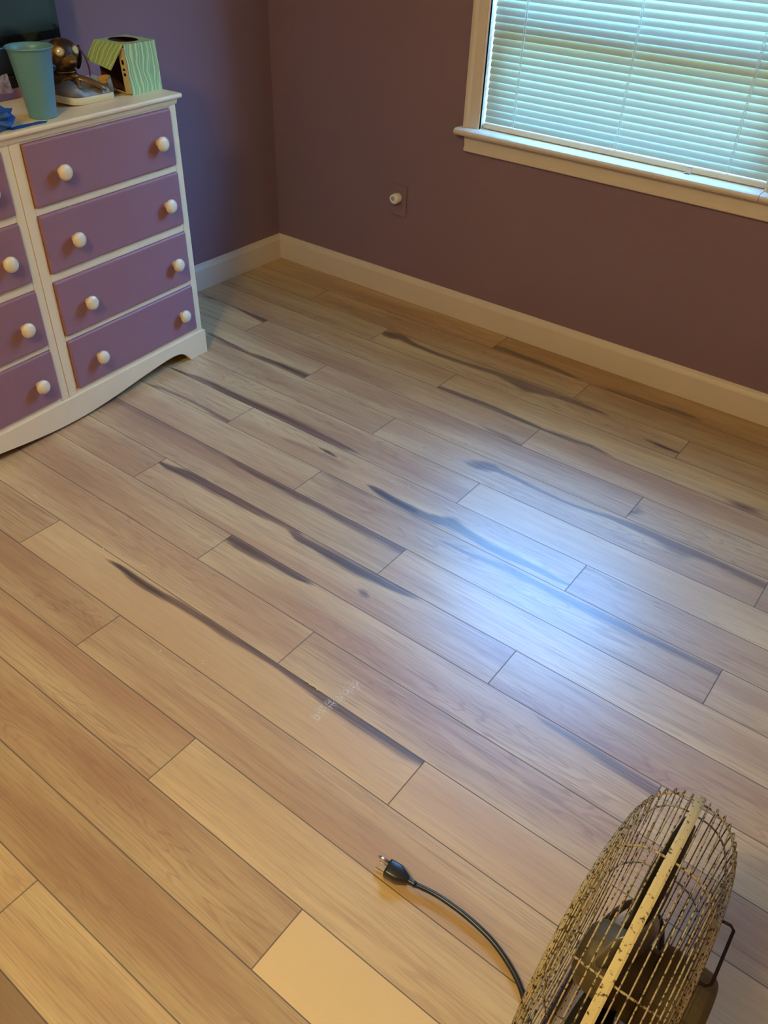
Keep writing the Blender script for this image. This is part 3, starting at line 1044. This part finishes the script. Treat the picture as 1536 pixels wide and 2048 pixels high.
for sy in (-1, 1):
    eye_dir = Vector((.86, sy * .44, .28)).normalized()
    rot = eye_dir.to_track_quat('Z', 'Y').to_matrix().to_4x4()
    bm = bmesh.new()
    lathe(bm, [(0, -.004), (.0125, -.004), (.0135, 0), (.0125, .002), (.0112, .0022), (.0105, .001), (0, .001)], seg=28)
    rim = finish(bm, 'eye_rim', M['gold'], dog, smooth=True)
    rim.matrix_local = Matrix.Translation((.0285, sy * .0235 + .001, .121)) @ rot
    bm = bmesh.new()
    lathe(bm, [(0, 0), (.0108, .0005), (.0095, .0035), (.005, .0055), (0, .006)], seg=10)
    jewel = finish(bm, 'eye_jewel', M['rhinestone'], rim)
bm = bmesh.new()
ring_pts = [(.024 * math.cos(a) + .002, .026 * math.sin(a), .066) for a in np.linspace(0, 2 * math.pi, 25)[:-1]]
tube(bm, ring_pts, .003, 8, closed=True)
finish(bm, 'collar', M['gold'], dog, smooth=True)
bm = bmesh.new()
tube(bm, smooth_path([(.012, .040, .126), (.016, .050, .112), (.018, .058, .092), (.018, .062, .066), (.020, .060, .048)], 6), .0022, 8)
finish(bm, 'ribbon', M['purple_ribbon'], dog, smooth=True)

# silver shoe: length along local x (toe at +x)
shoe = thing('child_shoe', 'silver child shoe with cream sole and bronze bow strap', 'shoe', dl(.250, .112), DA)
SA = math.radians(-98)
sh_rot = Matrix.Rotation(SA, 4, 'Z')
# outline half widths along the length (0 heel .. 1 toe)
SLN = .180
stn_ = [0, .04, .10, .2, .32, .45, .58, .70, .80, .88, .94, .98, 1.0]
hwid = [.006, .020, .027, .030, .029, .030, .034, .0375, .037, .033, .026, .017, .004]
mid_ = [0, 0, 0, 0, .001, .002, .002, .001, 0, -.002, -.004, -.005, -.006]
lift = [.003, .001, 0, 0, .000, 0, 0, .001, .003, .006, .009, .011, .012]


def shoe_x(t_):
    return (t_ - .5) * SLN


bm = bmesh.new()
prof_rows = []
for t_, h_, m_0, l_ in zip(stn_, hwid, mid_, lift):
    x = shoe_x(t_)
    row_ = [(x, m_0 - h_, l_), (x, m_0 - h_ * 1.03, l_ + .010), (x, m_0 - h_, l_ + .019), (x, m_0 + h_, l_ + .019), (x, m_0 + h_ * 1.03, l_ + .010), (x, m_0 + h_, l_)]
    prof_rows.append([bm.verts.new(p) for p in row_])
for A, B in zip(prof_rows, prof_rows[1:]):
    for k in range(6):
        bm.faces.new((A[k], B[k], B[(k + 1) % 6], A[(k + 1) % 6]))
bm.faces.new(prof_rows[0][::-1])
bm.faces.new(prof_rows[-1])
bm.transform(sh_rot)
finish(bm, 'sole', M['sole'], shoe, smooth=True, bevel=0.002)
# upper: cross sections; open between 12% and 62 %
ht = [.044, .052, .054, .050, .042, .040, .042, .040, .034, .028, .021, .014, .004]
bm = bmesh.new()
rows_ = []
for j, (t_, h_, m_0, l_, H_) in enumerate(zip(stn_, hwid, mid_, lift, ht)):
    x = shoe_x(t_)
    zb = l_ + .018
    ring = []
    opening = 0 if t_ >= .64 else (.62 if t_ > .03 else .3)
    for k in range(13):
        a = -math.pi / 2 + math.pi * k / 12        # -90..90: left to right over the top
        yy = math.sin(a)
        zz = max(0.0, math.cos(a)) ** 0.72
        if opening:
            # side walls only: keep the height, leave the middle for the foot
            zz = min(1.0, (1 - abs(yy)) / (1 - opening)) if abs(yy) > opening else None
        ring.append(None if zz is None else (x, m_0 + yy * h_ * (.97 if zz < .4 else .90), zb + zz * H_ * (.62 if opening else 1) * (1.0 if opening == 0 else 1.0)))
    rows_.append(ring)
vr = [[None if p is None else bm.verts.new(p) for p in r_] for r_ in rows_]
for A, B in zip(vr, vr[1:]):
    for k in range(12):
        q = [A[k], B[k], B[k + 1], A[k + 1]]
        if all(v is not None for v in q):
            bm.faces.new(q)
        elif sum(v is not None for v in q) == 3:
            bm.faces.new([v for v in q if v is not None])
# heel counter
hp = []
for k in range(9):
    a = math.pi * k / 8
    hp.append((shoe_x(.11) - .024 * math.sin(a), -.0265 * math.cos(a)))
lo = [bm.verts.new((p[0], p[1], .019)) for p in hp]
hi = [bm.verts.new((p[0] + .004, p[1] * .9, .052 + .006 * math.sin(math.pi * k / 8))) for k, p in enumerate(hp)]
for k in range(8):
    bm.faces.new((lo[k], lo[k + 1], hi[k + 1], hi[k]))
bm.transform(sh_rot)
up = finish(bm, 'upper', [M['silver_cloth'], M['lining']], shoe, smooth=True)
md = up.modifiers.new('solidify', 'SOLIDIFY')
md.thickness = 0.0018
md.offset = -1
md.material_offset = 1
# insole
bm = bmesh.new()
rr_ = []
for t_, h_, m_0, l_ in list(zip(stn_, hwid, mid_, lift))[1:9]:
    x = shoe_x(t_)
    rr_.append((bm.verts.new((x, m_0 - h_ * .85, l_ + .0205)), bm.verts.new((x, m_0 + h_ * .85, l_ + .0205))))
for A, B in zip(rr_, rr_[1:]):
    bm.faces.new((A[0], B[0], B[1], A[1]))
bm.transform(sh_rot)
finish(bm, 'insole', M['mauve_lining'], shoe)
# ribbon strap running from the far side of the toe over to the near side of the heel
def ribbon(path, width, name, mat, parent):
    b = bmesh.new()
    P_ = smooth_path(path, 6)
    prev_ = None
    for k, p in enumerate(P_):
        d_ = (P_[min(k + 1, len(P_) - 1)] - P_[max(k - 1, 0)]).normalized()
        side_ = d_.cross(Vector((0, .8, .6))).normalized()
        w2 = width * (.5 if 0 < k < len(P_) - 1 else .35)
        cur = (b.verts.new(p - side_ * w2), b.verts.new(p + Vector((0, 0, .0015))), b.verts.new(p + side_ * w2))
        if prev_:
            b.faces.new((prev_[0], prev_[1], cur[1], cur[0]))
            b.faces.new((prev_[1], prev_[2], cur[2], cur[1]))
        prev_ = cur
    b.transform(sh_rot)
    o = finish(b, name, mat, parent, smooth=True)
    m_2 = o.modifiers.new('solidify', 'SOLIDIFY')
    m_2.thickness = .002
    return o


ribbon([(shoe_x(.74), -.034, .034), (shoe_x(.66), -.022, .056), (shoe_x(.58), -.002, .064), (shoe_x(.44), .018, .056), (shoe_x(.28), .032, .040), (shoe_x(.20), .0335, .032)], .019, 'strap', M['brown_satin'], shoe)
ribbon([(shoe_x(.60), .004, .064), (shoe_x(.62), .018, .058), (shoe_x(.64), .032, .040)], .011, 'strap_tail', M['brown_satin'], shoe)
bm = bmesh.new()
ellipsoid(bm, (shoe_x(.60), -.002, .067), (.011, .009, .0065))
bm.transform(sh_rot)
finish(bm, 'knot', M['gold'], shoe, smooth=True)

# mauve board with the television on it
rb = thing('riser_board', 'mauve painted board lying under the black television', 'board', dl(.55, .325), DA)
bm = bmesh.new()
box(bm, -.045, .045, -.41, .41, 0, .026)
finish(bm, 'board', M['riser'], rb, bevel=0.003)
tv = thing('television', 'black flat television standing at the back of the dresser top', 'television', dl(.55, .325, DH + .026), DA)
bm = bmesh.new()
box(bm, -.020, .020, -.40, .4105, .100, .62)
finish(bm, 'bezel', M['gloss_black'], tv, bevel=0.003)
bm = bmesh.new()
box(bm, .0195, .0205, -.38, .388, .124, .60)
finish(bm, 'screen', M['screen'], tv)
bm = bmesh.new()
box(bm, -.03, .040, -.36, .37, 0, .030)
box(bm, -.025, .030, -.33, .335, .030, .1005)
finish(bm, 'stand', M['black'], tv, bevel=0.004)

# blue masking tape: crumpled piece and a strip stuck to the top
tp = thing('masking_tape', 'crumpled blue masking tape on the front left of the dresser top', 'tape', dl(.60, .040), DA)
bm = bmesh.new()
bmesh.ops.create_icosphere(bm, subdivisions=3, radius=.04)
rg = random.Random(3)
for vv in bm.verts:
    k = 1 + .28 * math.sin(vv.co.x * 190 + 1) * math.sin(vv.co.y * 150) + .16 * math.sin(vv.co.z * 240 + vv.co.x * 120)
    vv.co = Vector((vv.co.x * 1.0 * k, vv.co.y * 1.15 * k, max(-.0265, vv.co.z * .75 * k) + .027))
finish(bm, 'crumpled_tape', M['tape'], tp)
bm = bmesh.new()
pts_t = [(.030, .030), (.034, .060), (.031, .095), (.036, .125), (.024, .142), (.010, .128), (.012, .100), (.008, .070), (.012, .030)]
prism(bm, pts_t, 'z', .0003, .0012)
finish(bm, 'tape_strip', M['tape'], tp)

pk = thing('plastic_packet', 'small clear patterned packet leaning on the television stand', 'packet', dl(.415, .250), DA)
bm = bmesh.new()
prism(bm, [(-.036, .026), (-.030, .064), (.030, .072), (.036, .024)], 'x', .0, .004)
finish(bm, 'packet', M['packet'], pk)
pk.children[0].location = (-.004, 0, 0)
ps = thing('paper_scrap', 'small cream paper scrap between the cup and the shoe toe', 'paper', dl(.345, .17), DA)
bm = bmesh.new()
prism(bm, [(-.016, 0), (.014, 0), (.006, .026), (-.012, .022)], 'x', 0, .002)
finish(bm, 'paper', M['paper'], ps)

# ------------------------------------------------------------------ drum fan
FX, FY, FZ, FR = 2.512, -2.02, 0.285, 0.25
fan = thing('floor_fan', 'old rusty cream wire cage floor fan at the lower right', 'fan', (FX, FY, 0))
FC = Vector((0, 0, FZ))


def ring(bm_, x, r, w_, seg=72, ts=5):
    tube(bm_, [(x, r * math.cos(2 * math.pi * k / seg), FZ + r * math.sin(2 * math.pi * k / seg)) for k in range(seg)], w_, ts, closed=True)


def cage_profile(depth):
    """points from the rim (r=FR, t=0) round the shoulder to the middle of the face, evenly spaced"""
    fine_ = []
    for k in range(400):
        a = k / 399 * math.pi / 2
        t_ = depth * math.sin(a) ** (2 / 3.2)
        r_ = FR * math.cos(a) ** (2 / 3.2)
        fine_.append((t_, r_))
    out, acc = [fine_[0]], 0.0
    for p, q in zip(fine_, fine_[1:]):
        acc += math.hypot(q[0] - p[0], q[1] - p[1])
        if acc >= .0113:
            out.append(q)
            acc = 0.0
    return out, fine_


for side, depth, nm in ((-1, .080, 'front_grille'), (1, .085, 'rear_grille')):
    bm = bmesh.new()
    prof, fine_ = cage_profile(depth)
    for (t_, r_) in prof[1:]:
        if r_ > .045:
            ring(bm, side * t_, r_, .0010)
    for k in range(10):
        a = 2 * math.pi * (k + .35) / 10
        tube(bm, [(side * (t_ - .002), (r_ - .002) * math.cos(a), FZ + (r_ - .002) * math.sin(a)) for t_, r_ in fine_[::14] if r_ > .04], .0016, 6)
    lathe(bm, [(0.0, side * (depth - .001)), (.048, side * (depth - .001)), (.048, side * (depth + .002)), (0.0, side * (depth + .002))], (0, 0, FZ), 'x', 28)
    finish(bm, nm, M['wire'], fan, smooth=True)
bm = bmesh.new()
lathe(bm, [(FR - .001, -.006), (FR + .0025, -.006), (FR + .0035, -.003), (FR + .0035, .003), (FR + .0025, .006), (FR - .001, .006), (FR - .001, -.006)], (0, 0, FZ), 'x', 96)
finish(bm, 'rim_band', M['band'], fan, smooth=False)
# blades
for k in range(4):
    a0 = math.radians((24, 104, 205, 290)[k])
    bm = bmesh.new()
    nr, nw = 10, 6
    g = []
    for i in range(nr + 1):
        fr_ = i / nr
        r_ = .045 + .175 * fr_
        wid = (.022, .040, .040, .040)[k] + (.052, .06, .07, .07)[k] * math.sin(math.pi * (0.15 + .7 * fr_))
        pit = math.radians(34 - 12 * fr_)
        row_ = []
        for j in range(nw + 1):
            s = (j / nw - .5) * wid
            camber = .006 * (1 - (2 * s / wid) ** 2)
            xx = -s * math.sin(pit) + camber
            ang = a0 + s * math.cos(pit) / r_ * .8
            row_.append(bm.verts.new((xx, r_ * math.cos(ang), FZ + r_ * math.sin(ang))))
        g.append(row_)
    for i in range(nr):
        for j in range(nw):
            bm.faces.new((g[i][j], g[i + 1][j], g[i + 1][j + 1], g[i][j + 1]))
    bl = finish(bm, 'blade', M['pale_blade'] if k % 2 else M['dark_blade'], fan, smooth=True)
    md = bl.modifiers.new('solidify', 'SOLIDIFY')
    md.thickness = .0016
bm = bmesh.new()
lathe(bm, [(0, -.05), (.03, -.05), (.045, -.04), (.05, -.01), (.05, .04), (0, .04)], (0, 0, FZ), 'x', 32)
finish(bm, 'hub', M['motor'], fan, smooth=False, bevel=.003)
bm = bmesh.new()
lathe(bm, [(0, .04), (.064, .04), (.066, .080), (.064, .104), (.056, .113), (0, .114)], (0, 0, FZ), 'x', 32)
finish(bm, 'motor_housing', M['motor'], fan, bevel=.003)
# bent wire handle behind the cage
bm = bmesh.new()
hz_ = .38
tube(bm, [(.074, .088, hz_), (.094, .090, hz_), (.099, .086, hz_), (.099, .006, hz_), (.094, .000, hz_), (.070, -.004, hz_)], .0021, 8)
finish(bm, 'handle', M['dark_wire'], fan, smooth=True)
# stand: two floor runners with uprights to the rim
for sx in (-1, 1):
    bm = bmesh.new()
    tube(bm, smooth_path([(sx * .012, -.20, FZ - .165), (sx * .03, -.20, .09), (sx * .05, -.19, .010), (sx * .055, -.12, .008), (sx * .055, .12, .008), (sx * .05, .19, .010), (sx * .03, .20, .09), (sx * .012, .20, FZ - .165)], 6), .006, 8)
    finish(bm, 'stand_leg', M['dark_wire'], fan, smooth=True)
# cord with a three-pin plug
cord_w = [(2.545, -2.10, .010), (2.50, -2.085, .007), (2.455, -2.060, .006), (2.42, -2.022, .006), (2.398, -2.002, .0065), (2.37, -1.986, .007), (2.335, -1.973, .008), (2.301, -1.9665, .009), (2.255, -1.9635, .010), (2.207, -1.966, .011), (2.166, -1.975, .013)]
bm = bmesh.new()
cpath = [Vector(p) - Vector((FX, FY, 0)) for p in smooth_path(cord_w, 8)]
tube(bm, cpath, .0048, 12)
pc = finish(bm, 'power_cord', M['cable'], fan, smooth=True)
pd = (Vector((2.087, -1.982, 0)) - Vector((2.178, -1.972, 0))).normalized()
pang = math.atan2(pd.y, pd.x)
PMX = Matrix.Translation(Vector((2.166 - FX, -1.975 - FY, .013))) @ Matrix.Rotation(pang, 4, 'Z')


def plug_section(x, hy, hz, rnd_=.4, n=16):
    out = []
    for k in range(n):
        a = 2 * math.pi * k / n
        ca, sa = math.cos(a), math.sin(a)
        out.append((x, hy * math.copysign(abs(ca) ** rnd_, ca), hz * math.copysign(abs(sa) ** rnd_, sa)))
    return out


bm = bmesh.new()
secs = []
for x, hy, hz, e_ in ((-.006, .0050, .0050, 1.0), (.000, .0062, .0062, 1.0), (.003, .0052, .0052, 1.0), (.006, .0068, .0066, 1.0), (.009, .0056, .0056, 1.0), (.012, .0075, .0072, .9),
                      (.016, .0095, .0088, .7), (.024, .0130, .0105, .55), (.032, .0160, .0120, .45), (.050, .0160, .0122, .45), (.054, .0155, .0118, .45), (.0545, .0135, .0100, .45)):
    secs.append([bm.verts.new(p) for p in plug_section(x, hy, hz, e_)])
for A, B in zip(secs, secs[1:]):
    for k in range(16):
        bm.faces.new((A[k], A[(k + 1) % 16], B[(k + 1) % 16], B[k]))
bm.faces.new(secs[0][::-1])
bm.faces.new(secs[-1])
bm.transform(PMX)
finish(bm, 'plug', M['cable'], pc, smooth=True)
for kind, y_, z_ in (('round', .004, .0058), ('flat', -.0065, -.0035), ('flat', .0065, -.0045)):
    bm = bmesh.new()
    if kind == 'round':
        tube(bm, [(.053, -.008, z_), (.073, -.008, z_), (.077, -.008, z_)], [.0028, .0028, .0016], 10)
    else:
        box(bm, .053, .073, y_ - .0010 + .003, y_ + .0010 + .003, z_ - .0034, z_ + .0034)
    bm.transform(PMX)
    finish(bm, 'prong', M['prong'], pc, smooth=(kind == 'round'))

# ------------------------------------------------------------------ crumbs on the floor
bm = bmesh.new()
rg = random.Random(11)
for (x, y) in CRUMBS:
    for k in range(rg.choice((1, 1, 2, 3))):
        r_ = rg.uniform(.0010, .0024)
        px_, py_ = x + rg.uniform(-.008, .008) * (k > 0), y + rg.uniform(-.008, .008) * (k > 0)
        bmesh.ops.create_icosphere(bm, subdivisions=1, radius=r_, matrix=Matrix.Translation((px_, py_, r_ * .7)) @ Matrix.Diagonal((rg.uniform(.7, 1.5), rg.uniform(.7, 1.5), .7, 1)))
cr = finish(bm, 'plaster_crumbs', M['crumb'])
cr['kind'] = 'stuff'
tag(cr, 'tiny pale crumbs scattered on the plank floor', 'crumbs')
# splintered plank edge
sp_o = thing('wood_splinter', 'small pale splintered chip along a plank seam', 'splinter', (1.732, -1.7485, 0))
bm = bmesh.new()
for k in range(7):
    x = -.022 + k * .0068
    bmesh.ops.create_icosphere(bm, subdivisions=1, radius=.004, matrix=Matrix.Translation((x, .0012 * math.sin(k * 2.1), .0012)) @ Matrix.Rotation(.3 * math.sin(k), 4, 'Z') @ Matrix.Diagonal((1.2, .42, .4, 1)))
finish(bm, 'chip', M['crumb'], sp_o)
